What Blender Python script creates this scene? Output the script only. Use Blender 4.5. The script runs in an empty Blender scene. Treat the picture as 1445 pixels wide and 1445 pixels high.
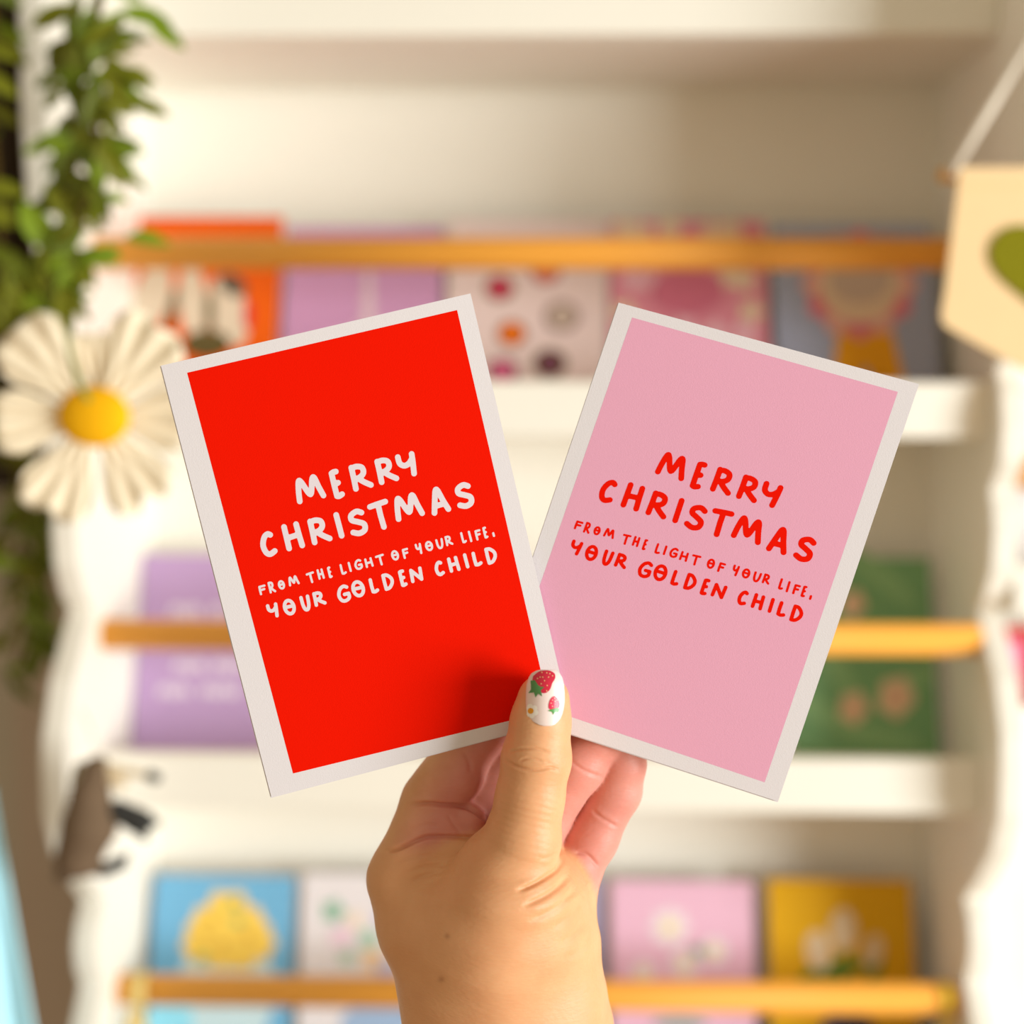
import bpy, math, random
import numpy as np
from mathutils import Vector, Matrix, Euler

random.seed(7)
sc = bpy.context.scene
COL = sc.collection

# ------------------------------------------------------------------ camera
F = 1900.0; CC = 722.5                      # focal length and centre in pixels of the 1445 frame
CAM = Vector((0, 0, 1.35))
cd = bpy.data.cameras.new('camera'); cam = bpy.data.objects.new('camera', cd); COL.objects.link(cam)
cd.sensor_width = 36.0; cd.lens = 36.0 * F / 1445.0; cd.clip_start = 0.02
RM = (Matrix.Rotation(math.radians(1.2), 3, 'Z') @ Matrix.Rotation(math.radians(87.0), 3, 'X')
      @ Matrix.Rotation(math.radians(0.2), 3, 'Z'))
cam.matrix_world = Matrix.Translation(CAM) @ RM.to_4x4()
sc.camera = cam
Z0 = 0.445                                   # distance of the held cards
cd.dof.use_dof = True; cd.dof.focus_distance = 0.440; cd.dof.aperture_fstop = 3.7

# ------------------------------------------------------------------ light
w = bpy.data.worlds.new('world'); sc.world = w; w.use_nodes = True
w.node_tree.nodes['Background'].inputs[0].default_value = (1.0, 0.83, 0.58, 1)
w.node_tree.nodes['Background'].inputs[1].default_value = 0.40
def area(name, loc, tgt, sx, sy, power, col):
    l = bpy.data.lights.new(name, 'AREA'); l.shape = 'RECTANGLE'; l.size = sx; l.size_y = sy
    l.energy = power; l.color = col
    o = bpy.data.objects.new(name, l); COL.objects.link(o); o.location = loc
    o.rotation_euler = (Vector(tgt) - Vector(loc)).to_track_quat('-Z', 'Y').to_euler()
    return o
# daylight from a window on the right, behind the viewer: the photograph is lit from that side
area('window_right_offscreen', (2.7, -0.95, 1.15), (0.0, 0.9, 1.15), 1.4, 1.5, 112, (0.95, 0.98, 0.97))
sc.view_settings.view_transform = 'Standard'; sc.view_settings.look = 'None'
sc.view_settings.gamma = 1.0; sc.view_settings.use_curve_mapping = False
sc.view_settings.exposure = 0.26

# ------------------------------------------------------------------ helpers
def ray(px, py):
    return RM @ Vector(((px - CC) / F, -(py - CC) / F, -1.0))
def P(px, py, Y):                            # a point of the vertical plane y = Y
    d = ray(px, py); return CAM + d * (Y / d.y)
def L(px, py, z=0.0):                        # camera-aligned hand space in mm: x right, y up, z towards the viewer
    k = (Z0 * 1000 - z) / F
    return np.array([(px - CC) * k, -(py - CC) * k, z])
def hand_world(v):                           # mm hand space -> world
    v = np.asarray(v, float) / 1000.0
    R = np.array(RM)
    return v @ R.T + np.array(CAM + RM @ Vector((0, 0, -Z0)))
def s2l(c):
    return tuple(((x / 255) / 12.92 if x / 255 <= 0.04045 else ((x / 255 + 0.055) / 1.055) ** 2.4) for x in c)

MATS = {}
def mat(name, rgb, rough=0.6, var=0.06, scale=40.0, bump=0.0, bscale=300.0, spec=0.3, sss=0.0, stretch=None, coat=0.0):
    if name in MATS: return MATS[name]
    m = bpy.data.materials.new(name); m.use_nodes = True; MATS[name] = m
    nt = m.node_tree; b = nt.nodes['Principled BSDF']
    c = s2l(rgb)
    tc = nt.nodes.new('ShaderNodeTexCoord'); n = nt.nodes.new('ShaderNodeTexNoise')
    n.inputs['Scale'].default_value = scale; n.inputs['Detail'].default_value = 4
    src = tc.outputs['Object']
    if stretch:
        mp = nt.nodes.new('ShaderNodeMapping'); mp.inputs['Scale'].default_value = stretch
        nt.links.new(src, mp.inputs['Vector']); src = mp.outputs['Vector']
    nt.links.new(src, n.inputs['Vector'])
    mx = nt.nodes.new('ShaderNodeMix'); mx.data_type = 'RGBA'
    mx.inputs[6].default_value = tuple(max(0, x * (1 - var)) for x in c) + (1,)
    mx.inputs[7].default_value = tuple(min(1, x * (1 + var)) for x in c) + (1,)
    nt.links.new(n.outputs['Fac'], mx.inputs[0]); nt.links.new(mx.outputs[2], b.inputs['Base Color'])
    b.inputs['Roughness'].default_value = rough; b.inputs['Specular IOR Level'].default_value = spec
    if coat: b.inputs['Coat Weight'].default_value = coat; b.inputs['Coat Roughness'].default_value = 0.08
    if sss:
        b.inputs['Subsurface Weight'].default_value = sss; b.inputs['Subsurface Radius'].default_value = (0.004, 0.0015, 0.0008)
        b.inputs['Subsurface Scale'].default_value = 1.0
    if bump:
        n2 = nt.nodes.new('ShaderNodeTexNoise'); n2.inputs['Scale'].default_value = bscale; n2.inputs['Detail'].default_value = 3
        nt.links.new(src, n2.inputs['Vector'])
        bp = nt.nodes.new('ShaderNodeBump'); bp.inputs['Strength'].default_value = bump; bp.inputs['Distance'].default_value = 0.0006
        nt.links.new(n2.outputs['Fac'], bp.inputs['Height']); nt.links.new(bp.outputs['Normal'], b.inputs['Normal'])
    return m

def tag(o, label=None, cat=None, group=None, kind=None):
    if label: o['label'] = label
    if cat: o['category'] = cat
    if group: o['group'] = group
    if kind: o['kind'] = kind
    return o
def empty(name, loc):
    o = bpy.data.objects.new(name, None); o.empty_display_size = 0.02
    o.location = loc; COL.objects.link(o); return o
def off(parent):                             # world offset of a parent chain of unrotated objects
    v = Vector((0, 0, 0))
    while parent: v += parent.location; parent = parent.parent
    return v
def mesh(name, verts, faces, m, parent=None, smooth=False):
    o0 = off(parent)
    me = bpy.data.meshes.new(name)
    me.from_pydata([tuple(Vector(v) - o0) for v in verts], [], [tuple(f) for f in faces])
    me.update()
    if smooth: me.polygons.foreach_set('use_smooth', [True] * len(me.polygons))
    me.materials.append(m)
    o = bpy.data.objects.new(name, me); COL.objects.link(o); o.parent = parent
    return o
def box(name, a, b, m, parent=None, bev=0.0):
    (x0, y0, z0), (x1, y1, z1) = a, b
    v = [(x, y, z) for x in (x0, x1) for y in (y0, y1) for z in (z0, z1)]
    f = [(0, 1, 3, 2), (4, 6, 7, 5), (0, 4, 5, 1), (2, 3, 7, 6), (0, 2, 6, 4), (1, 5, 7, 3)]
    o = mesh(name, v, f, m, parent)
    if bev:
        md = o.modifiers.new('bevel', 'BEVEL'); md.width = bev; md.segments = 3
    return o
def tube_data(pts, r, n=10, cap=True):
    pts = [Vector(p) for p in pts]; V = []; Fc = []
    up = Vector((0.123, 0.31, 0.94))
    for i, p in enumerate(pts):
        t = (pts[min(i + 1, len(pts) - 1)] - pts[max(i - 1, 0)]).normalized()
        a = t.cross(up)
        if a.length < 1e-3: a = t.cross(Vector((1, 0, 0)))
        a.normalize(); b = t.cross(a)
        rr = r[i] if isinstance(r, (list, tuple)) else r
        for k in range(n):
            q = 2 * math.pi * k / n
            V.append(p + (a * math.cos(q) + b * math.sin(q)) * rr)
    for i in range(len(pts) - 1):
        for k in range(n):
            k2 = (k + 1) % n
            Fc.append((i * n + k, i * n + k2, (i + 1) * n + k2, (i + 1) * n + k))
    if cap:
        Fc.append(tuple(range(n - 1, -1, -1))); Fc.append(tuple(range((len(pts) - 1) * n, len(pts) * n)))
    return V, Fc
def tube(name, pts, r, m, parent=None, n=10):
    V, Fc = tube_data(pts, r, n); return mesh(name, V, Fc, m, parent, True)
def spline(pts, n=8):
    pts = [np.array(p, float) for p in pts]
    out = []
    for i in range(len(pts) - 1):
        p0 = pts[max(i - 1, 0)]; p1 = pts[i]; p2 = pts[i + 1]; p3 = pts[min(i + 2, len(pts) - 1)]
        for k in range(n):
            t = k / n
            out.append(0.5 * ((2 * p1) + (-p0 + p2) * t + (2 * p0 - 5 * p1 + 4 * p2 - p3) * t * t + (-p0 + 3 * p1 - 3 * p2 + p3) * t ** 3))
    out.append(pts[-1]); return out

# ------------------------------------------------------------------ signed distance fields -> one continuous skin
def cone_sdf(X, Y, Z, a, b, ra, rb):
    ab = b - a; l2 = float(ab @ ab) + 1e-9
    t = ((X - a[0]) * ab[0] + (Y - a[1]) * ab[1] + (Z - a[2]) * ab[2]) / l2
    t = np.clip(t, 0, 1)
    return np.sqrt((X - a[0] - t * ab[0]) ** 2 + (Y - a[1] - t * ab[1]) ** 2 + (Z - a[2] - t * ab[2]) ** 2) - (ra + (rb - ra) * t)
def smin(a, b, k):
    h = np.maximum(k - np.abs(a - b), 0) / k
    return np.minimum(a, b) - h * h * k * 0.25
def chain(G, pts, k=2.0):
    d = None
    for (a, ra), (b, rb) in zip(pts[:-1], pts[1:]):
        e = cone_sdf(*G, a, b, ra, rb)
        d = e if d is None else smin(d, e, k)
    return d
def surface_nets(f, org, h):
    s = f < 0
    nx, ny, nz = f.shape
    cnt = np.zeros((nx - 1, ny - 1, nz - 1), np.int8)
    for i in (0, 1):
        for j in (0, 1):
            for k in (0, 1):
                cnt += s[i:nx - 1 + i, j:ny - 1 + j, k:nz - 1 + k]
    cells = np.argwhere((cnt > 0) & (cnt < 8))
    idx = -np.ones(cnt.shape, np.int64); idx[tuple(cells.T)] = np.arange(len(cells))
    acc = np.zeros((len(cells), 3)); num = np.zeros(len(cells))
    corners = [(i, j, k) for i in (0, 1) for j in (0, 1) for k in (0, 1)]
    for a in corners:
        for ax in range(3):
            if a[ax]: continue
            b = list(a); b[ax] = 1
            fa = f[cells[:, 0] + a[0], cells[:, 1] + a[1], cells[:, 2] + a[2]]
            fb = f[cells[:, 0] + b[0], cells[:, 1] + b[1], cells[:, 2] + b[2]]
            cr = (fa < 0) != (fb < 0)
            t = np.where(cr, fa / np.where(cr, fa - fb, 1), 0)
            p = np.tile(np.array(a, float), (len(cells), 1)); p[:, ax] += t
            acc[cr] += p[cr]; num[cr] += 1
    V = (cells + acc / num[:, None]) * h + org
    Q = []
    for ax in range(3):
        sl0 = [slice(None)] * 3; sl1 = [slice(None)] * 3
        sl0[ax] = slice(0, -1); sl1[ax] = slice(1, None)
        A = s[tuple(sl0)]; B = s[tuple(sl1)]
        e = np.argwhere(A != B)
        u, v = [(1, 2), (2, 0), (0, 1)][ax]
        ok = (e[:, u] > 0) & (e[:, v] > 0) & (e[:, u] < f.shape[u] - 1) & (e[:, v] < f.shape[v] - 1)
        e = e[ok]
        def cell(du, dv):
            c = e.copy(); c[:, u] += du; c[:, v] += dv
            return idx[tuple(c.T)]
        q = np.stack([cell(-1, -1), cell(0, -1), cell(0, 0), cell(-1, 0)], 1)
        ins = A[tuple(e.T)]
        q[~ins] = q[~ins][:, ::-1]
        Q.append(q)
    Q = np.concatenate(Q); Q = Q[(Q >= 0).all(1)]
    return V, Q

# ------------------------------------------------------------------ materials
WHITE = mat('white_paint', (246, 242, 231), 0.45, 0.02, 8, spec=0.35)
OAK = mat('oiled_oak', (242, 168, 66), 0.5, 0.10, 6, stretch=(1, 14, 14))
PAPER = mat('card_paper', (224, 219, 223), 0.75, 0.015, 900, bump=0.12, bscale=2600, spec=0.15)
WALL = mat('wall_plaster', (196, 186, 170), 0.9, 0.03, 12)

# ------------------------------------------------------------------ the room
tag(box('floor', (-2.2, -2.2, -0.05), (2.2, 1.2, 0.0), mat('floor_boards', (176, 150, 120), 0.6, 0.1, 5, stretch=(1, 8, 1))), kind='structure')
tag(box('wall_back', (-2.2, 1.2, -0.05), (2.2, 1.26, 2.7), WALL), kind='structure')

# ------------------------------------------------------------------ the display unit
XL, XR, TH = -0.315, 0.313, 0.018
YB = 1.09
ZC = CAM.z
prof = [(.48, .85), (.3, .85), (.2, .853), (.14, .862), (.09, .89), (.062, .92), (.05, .94), (.035, .928), (.012, .923), (-.012, .926), (-.033, .947),
        (-.045, .94), (-.061, .936), (-.086, .939), (-.11, .954), (-.12, .967), (-.142, .947), (-.163, .928), (-.199, .912), (-.218, .91),
        (-.253, .912), (-.282, .927), (-.311, .956), (-.335, .983), (-.345, .972), (-.362, .965), (-.38, .969), (-.395, .978), (-.41, .966), (-.44, .94),
        (-.49, .915), (-.54, .925), (-.58, .955), (-.605, .985), (-.63, .968), (-.66, .975), (-.69, .94), (-.74, .91), (-1.35, .91)]
def panel(name, x0, x1, dy, parent, mtl):
    pf = [(YB + 0.012, prof[0][0])] + [(y + (dy + (.040 if z > .07 else .0) if dy else 0), z) for z, y in prof] + [(YB + 0.012, prof[-1][0])]
    n = len(pf)
    V = [(x0, y, ZC + z) for y, z in pf] + [(x1, y, ZC + z) for y, z in pf]
    Fc = [tuple(range(n)), tuple(range(2 * n - 1, n - 1, -1))] + [(i, n + i, n + (i + 1) % n, (i + 1) % n) for i in range(n)]
    o = mesh(name, V, Fc, mtl, parent)
    md = o.modifiers.new('bevel', 'BEVEL'); md.width = 0.002; md.segments = 2; md.limit_method = 'ANGLE'
    return o
unit = empty('card_display_unit', (0, 1.0, 0))
tag(unit, 'white painted card display unit with scalloped side panels and orange wooden rails', 'display shelf')
panel('side_panel', XL - TH, XL, -0.028, unit, WHITE)
panel('divider_panel', XR, XR + TH, 0.0, unit, WHITE)
X2 = 0.98
panel('side_panel', X2, X2 + TH, 0.0, unit, WHITE)
box('back_panel', (XL, YB, 0.02), (XR, YB + 0.012, ZC + .47), WHITE, unit)
box('back_panel', (XR + TH, YB, 0.02), (X2, YB + 0.012, ZC + .47), WHITE, unit)
def shelf(x0, x1, zb, hl, ylip=0.945, parent=unit):
    s = box('shelf', (x0, ylip + 0.014, zb), (x1, YB, zb + 0.014), WHITE, parent)
    l = box('lip', (x0, ylip, zb), (x1, ylip + 0.014, zb + hl), WHITE, s, 0.003)
    return s
zA = P(800, 49, .945).z; zB = P(800, 617, .945).z; zBt = P(800, 537, .945).z; zC = P(800, 1146, .945).z; zCt = P(800, 1068, .945).z
shelf(XL, XR, zA, 0.05); shelf(XL, XR, zB, zBt - zB); shelf(XL, XR, zC, zCt - zC)
zD = zC - 0.255
shelf(XL, XR, zD, 0.04); shelf(XL, XR, zD - 0.28, 0.04)
for k, (py, Yr) in enumerate(((358, .955), (899, .962), (1403, .988))):
    z = P(760, py, Yr).z
    tube('rail', [(XL, Yr, z), (XR, Yr, z)], 0.0113, OAK, unit, 20)
# the neighbouring bay, with its own shelf heights
zE = P(1435, 868, .945).z
for dz in (0.28, 0.0): shelf(XR + TH, X2, zE + dz, 0.034)
for dz in (0.38, 0.10):
    tube('rail', [(XR + TH, .965, zE + dz), (X2, .965, zE + dz)], 0.0113, OAK, unit, 16)
zF = P(1440, 1000, .988).z                                     # closed cupboard below
box('shelf', (XR + TH, 1.003, zF - .1), (X2, YB, zF - .086), WHITE, unit)
box('cupboard_front', (XR + TH, .988, .06), (X2, 1.003, zF), WHITE, unit, .003)

# ------------------------------------------------------------------ printed cards on the shelves
INK = {}
def ink(rgb):
    return mat('ink_%d_%d_%d' % rgb, rgb, 0.6, 0.04, 120, spec=0.2)
class Card:
    """A leaning folded card. Prints are given in picture pixels and land on the card's own face."""
    def __init__(s, name, label, rgb, xl, xr, ytop, zbase, Yb=1.012, Yt=1.06, group=None, cat='greeting card', hmm=None):
        a = P(xl, ytop, Yt); b = P(xr, ytop, Yt)
        s.x0, s.x1, s.zt, s.zb, s.Yb, s.Yt = a.x, b.x, a.z, zbase, Yb, Yt
        s.root = empty(name, ((s.x0 + s.x1) / 2, Yb, zbase)); tag(s.root, label, cat, group)
        s.n = Vector((0, -(s.zt - s.zb), (Yt - Yb))).normalized()      # towards the viewer
        m = ink(rgb)
        s.leaf('front_leaf', 0.0, m); s.leaf('back_leaf', -0.0022, PAPER)
        s.k = 0
    def plane(s, x, t, d):
        p = Vector((x, s.Yb + (s.Yt - s.Yb) * t, s.zb + (s.zt - s.zb) * t)); return p + s.n * d
    def leaf(s, name, d, m):
        V = [s.plane(s.x0, 0, d), s.plane(s.x1, 0, d), s.plane(s.x1, 1, d), s.plane(s.x0, 1, d)]
        V += [v - s.n * 0.0006 for v in V]
        mesh(name, V, [(0, 1, 2, 3), (7, 6, 5, 4), (0, 4, 5, 1), (1, 5, 6, 2), (2, 6, 7, 3), (3, 7, 4, 0)], m, s.root)
    def hit(s, px, py, d):
        r = ray(px, py); o = s.plane(s.x0, 0, 0)
        t = (o - CAM).dot(s.n) / r.dot(s.n); p = CAM + r * t
        p.x = min(max(p.x, s.x0 + 0.0005), s.x1 - 0.0005); p.z = max(p.z, s.zb + .002)
        return p + s.n * d
    def poly(s, name, pts, rgb, lift=1):
        s.k += 1
        d = 0.0003 * lift + 0.000004 * s.k
        c = (sum(p[0] for p in pts) / len(pts), sum(p[1] for p in pts) / len(pts))
        V = [s.hit(c[0], c[1], d)] + [s.hit(x, y, d) for x, y in pts]
        n = len(pts)
        return mesh(name, V, [(0, 1 + (i + 1) % n, 1 + i) for i in range(n)], ink(rgb), s.root)
    def blob(s, name, cx, cy, rx, ry, rgb, lift=1, rot=0, n=18, lobes=0, amp=0.0):
        a = math.radians(rot); pts = []
        n = max(n, lobes * 8)
        for i in range(n):
            q = 2 * math.pi * i / n; k = 1 + amp * math.cos(lobes * q) if lobes else 1
            x, y = rx * k * math.cos(q), ry * k * math.sin(q)
            pts.append((cx + x * math.cos(a) - y * math.sin(a), cy + x * math.sin(a) + y * math.cos(a)))
        return s.poly(name, pts, rgb, lift)

G1 = 'cards on the top rail row'; G2 = 'cards on the middle rail row'; G3 = 'cards on the lowest rail row'
z1 = zB + 0.014; z2 = zC + 0.014; z3 = zD + 0.014
# top row
c = Card('greeting_card', 'orange greeting card printed with pale bird figures', (236, 98, 10), 190, 400, 306, z1, group=G1)
c.poly('figure_print', [(100, 560), (120, 430), (135, 385), (165, 382), (178, 420), (170, 470), (160, 560)], (226, 214, 196))
for x, y, rx, ry, r in ((214, 420, 26, 52, 18), (272, 425, 20, 55, -4), (322, 440, 27, 52, -14)):
    c.blob('figure_print', x, y, rx, ry, (224, 208, 184), 1, r)
c.blob('figure_print', 328, 402, 22, 14, (104, 92, 76), 1, 30)
c.blob('figure_print', 296, 440, 7, 30, (110, 96, 60), 2, 0); c.blob('figure_print', 243, 440, 7, 34, (110, 92, 56), 2, 12)
c.blob('figure_print', 292, 486, 34, 20, (98, 86, 48), 2); c.blob('figure_print', 350, 445, 6, 20, (220, 40, 60), 2)
c = Card('greeting_card', 'lavender greeting card with a small pale tree motif', (202, 150, 190), 407, 626, 321, z1, group=G1)
for k, (y, wd) in enumerate(((400, 10), (425, 15), (452, 20))):
    c.poly('tree_print', [(520, y - 24), (520 + wd, y + 10), (520 - wd, y + 10)], (214, 178, 200))
c.poly('tree_print', [(515, 384), (525, 384), (527, 470), (513, 470)], (222, 196, 206), 2)
c = Card('greeting_card', 'pale pink greeting card printed with scattered coloured fruit halves', (232, 210, 206), 634, 856, 311, z1, group=G1)
for x, y, r, c1, c2 in ((705, 407, 21, (120, 104, 60), (202, 52, 92)), (770, 383, 21, (170, 110, 120), (226, 120, 90)), (793, 447, 25, (132, 100, 96), (196, 176, 160)),
                        (722, 471, 21, (140, 84, 40), (240, 120, 24)), (776, 513, 24, (96, 96, 30), (120, 70, 90)), (709, 524, 22, (120, 74, 84), (224, 110, 150)),
                        (672, 352, 18, (120, 104, 60), (206, 70, 100)), (830, 398, 18, (150, 120, 100), (232, 180, 120)), (835, 490, 18, (120, 110, 50), (170, 160, 60))):
    if x > 815 or y < 360: continue
    c.blob('fruit_print', x, y, r, r * 0.86, c1, 1); c.blob('fruit_core_print', x, y, r * 0.76, r * 0.66, c2, 2)
c = Card('greeting_card', 'bright pink greeting card covered in cream flowers', (230, 148, 168), 860, 1078, 311, z1, group=G1)
rs = random.Random(3)
for x, y in ((880, 325), (905, 330), (945, 322), (1005, 330), (1030, 326), (895, 395), (925, 400), (880, 440), (1050, 395), (1030, 390), (1060, 440), (1050, 470), (900, 470), (965, 462), (1010, 470), (940, 490), (1062, 505)):
    c.blob('flower_print', x, y, 16, 14, (238, 214, 186) if rs.random() < .7 else (240, 190, 204), 1, rs.random() * 60, lobes=5, amp=.25)
c.blob('panel_print', 970, 412, 52, 34, (214, 118, 144), 2)
c = Card('greeting_card', 'slate blue greeting card with a pink rosette and yellow ribbon tails', (170, 178, 204), 1088, 1312, 317, z1, group=G1)
c.poly('ribbon_print', [(1184, 455), (1256, 455), (1278, 545), (1236, 545), (1218, 512), (1208, 545), (1172, 545)], (244, 172, 30), 1)
c.blob('rosette_print', 1213, 402, 78, 74, (240, 160, 168), 2, 0, lobes=12, amp=.06)
for i in range(12):
    q = 2 * math.pi * i / 12; c.blob('rosette_print', 1213 + 68 * math.cos(q), 402 + 65 * math.sin(q), 10, 10, (236, 120, 146) if i % 2 else (246, 200, 180), 3)
c.blob('rosette_print', 1213, 402, 58, 55, (240, 212, 182), 4, 0)
c.blob('rosette_print', 1213, 396, 44, 34, (210, 188, 172), 5, 0)
# middle row
c = Card('greeting_card', 'lilac greeting card with blurred white lettering under the middle rail', (190, 158, 204), 203, 400, 782, z2, Yt=1.055, group=G2)
for y, segs in ((862, ((240, 290), (298, 330))), (940, ((246, 292), (300, 352))), (975, ((224, 272), (284, 346)))):
    for a, b in segs:
        for i in range(int((b - a) / 11)):
            c.blob('lettering_print', a + 5 + i * 11, y, 5.0, 9, (228, 214, 232), 1, 20 * (-1) ** i)
c = Card('greeting_card', 'leafy green greeting card with blush flowers below the middle rail', (128, 176, 126), 1108, 1312, 786, z2, Yt=1.055, group=G2)
for x, y, r in ((1128, 800, 0), (1245, 815, 40), (1290, 960, -30), (1150, 1000, 30), (1240, 1040, 10), (1175, 930, 60)):
    c.blob('leaf_print', x, y, 62, 15, (146, 190, 136), 1, r)
for x, y, r in ((1203, 853, 17), (1264, 984, 25), (1204, 999, 20)):
    c.blob('flower_print', x, y, r, r * 1.15, (236, 208, 172), 2, 10, lobes=5, amp=.1); c.blob('flower_print', x, y, r * .5, r * .5, (236, 184, 156), 3)
# lowest row
c = Card('greeting_card', 'sky blue greeting card with a vase of yellow flowers', (116, 180, 220), 219, 417, 1234, z3, group=G3, Yb=1.02)
c.poly('vase_print', [(262, 1345), (378, 1345), (392, 1400), (372, 1460), (262, 1460), (246, 1400)], (200, 226, 236), 1)
c.poly('tablecloth_print', [(205, 1420), (270, 1420), (275, 1470), (205, 1470)], (150, 224, 250), 1)
for x, y, r in ((322, 1292, 38), (298, 1312, 36), (346, 1312, 36), (286, 1334, 30), (362, 1330, 28), (316, 1336, 36), (340, 1342, 30)):
    c.blob('flower_edge_print', x, y, r * .95, r * .95, (236, 206, 160), 1, 0, lobes=6, amp=.1); c.blob('flower_print', x, y, r * .84, r * .84, (246, 208, 92), 2, 0, lobes=6, amp=.12)
for x, y in ((314, 1332), (288, 1318), (332, 1276), (350, 1322), (300, 1298)): c.blob('flower_print', x, y, 6, 6, (214, 160, 60), 3)
for x, y in ((336, 1300), (286, 1352), (330, 1275)): c.blob('leaf_print', x, y, 9, 6, (158, 176, 110), 3)
c = Card('greeting_card', 'white greeting card with scattered pastel flowers beside the blue card', (232, 226, 230), 428, 625, 1232, z3, group=G3, Yb=1.02)
for x, y, r, col in ((470, 1286, 15, (140, 184, 160)), (500, 1298, 12, (240, 220, 200)), (482, 1322, 16, (238, 208, 226)), (520, 1325, 14, (170, 206, 186)), (526, 1355, 15, (242, 206, 160)),
                     (490, 1350, 12, (176, 204, 184)), (545, 1370, 14, (190, 190, 226)), (540, 1295, 10, (196, 188, 230)), (570, 1300, 12, (236, 200, 210))):
    c.blob('flower_print', x, y, r, r, col, 1, 0, lobes=5, amp=.2)
c.blob('flower_print', 535, 1445, 55, 32, (160, 186, 220), 1)
c = Card('greeting_card', 'periwinkle greeting card mostly hidden behind the wrist', (186, 172, 214), 640, 846, 1236, z3, group=G3, Yb=1.02)
c = Card('greeting_card', 'baby pink greeting card with white daisies on the lowest row', (234, 188, 212), 862, 1062, 1242, z3, group=G3, Yb=1.02)
for x, y, r in ((945, 1308, 26), (1008, 1342, 19), (966, 1360, 20), (908, 1372, 16)):
    c.blob('daisy_print', x, y, r, r, (240, 226, 232), 1, 0, lobes=8, amp=.12); c.blob('daisy_print', x, y, r * .4, r * .4, (240, 222, 170), 2)
c.blob('leaf_print', 985, 1342, 9, 8, (130, 166, 140), 2); c.blob('leaf_print', 960, 1445, 40, 10, (150, 170, 160), 2)
c = Card('greeting_card', 'mustard yellow greeting card with white tulips', (226, 172, 18), 1083, 1285, 1240, z3, group=G3, Yb=1.02)
for x, y, r in ((1150, 1372, 30), (1190, 1366, -20), (1215, 1360, 24), (1235, 1372, -10), (1170, 1376, 0)):
    c.blob('leaf_print', x, y, 26, 8, (96, 134, 50), 1, r - 60)
for x, y, r, h, a in ((1155, 1342, 18, 29, -10), (1190, 1312, 19, 30, 0), (1232, 1342, 14, 24, 10)):
    c.blob('tulip_print', x, y, r, h, (230, 206, 170), 2, a)
c.blob('pot_print', 1196, 1458, 40, 34, (84, 78, 96), 1)
# neighbouring bay
c = Card('greeting_card', 'off-white greeting card with orange print in the neighbouring bay', (226, 222, 226), 1420, 1640, 560, zE + .014, group=None)
c.blob('flower_print', 1448, 660, 14, 16, (230, 150, 60), 1); c.blob('leaf_print', 1446, 682, 10, 8, (120, 180, 120), 1)
c = Card('greeting_card', 'crimson and pink greeting card in the neighbouring bay', (206, 70, 70), 1418, 1640, 884, zF - .086)
c.poly('panel_print', [(1395, 905), (1440, 905), (1440, 1100), (1395, 1100)], (222, 150, 190), 1)

# ------------------------------------------------------------------ beside the unit: post, dark shade board, cloth
a = P(24, 1200, 1.13); b = P(112, 1200, 1.13)
tag(box('trim_1', (a.x, 1.13, 0), (b.x, 1.2, 2.45), mat('taupe_paint', (192, 172, 156), 0.7, 0.04, 10)), kind='structure')
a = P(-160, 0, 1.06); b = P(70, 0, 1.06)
backing = empty('shade_board', ((a.x + b.x) / 2, 1.2, P(0, 700, 1.06).z))  # added dark board; its brown stands in for shade behind the vines
tag(backing, 'dark brown board added as shade behind the leafy vines', 'shade board')
SHADE = mat('shade_brown', (52, 38, 20), 0.6, 0.2, 8, stretch=(10, 10, 1))
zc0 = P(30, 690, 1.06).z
box('body', (a.x, 1.075, zc0), (b.x - .03, 1.2, 2.3), SHADE, backing)
box('board_front', (a.x + .005, 1.06, zc0 + .005), (b.x - .035, 1.0745, 2.29), SHADE, backing, .002)
# cyan cloth
cy = mat('cyan_cloth', (186, 234, 248), 0.8, 0.04, 30, bump=.2, bscale=500)
p0 = P(-30, 1110, 1.0); Vc = []; Fc = []
n, mrows = 24, 14
for j in range(mrows):
    v = j / (mrows - 1)
    py = 1110 + v * 520
    for i in range(n):
        u = i / (n - 1); px = -30 - 160 * v + u * ((-20 + 165 * v ** 1.0) * .55 + 30 + 160 * v) - 4
        Vc.append(P(px, py, .875 + .008 * math.sin(u * 16) * (0.2 + v)))
for j in range(mrows - 1):
    for i in range(n - 1):
        q = j * n + i; Fc.append((q, q + n, q + n + 1, q + 1))
cl = mesh('hanging_cloth', Vc, Fc, cy, None, True)
md = cl.modifiers.new('thick', 'SOLIDIFY'); md.thickness = 0.0025
tag(cl, 'pale cyan cloth hanging in soft folds beside the taupe post', 'cloth')

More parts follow.
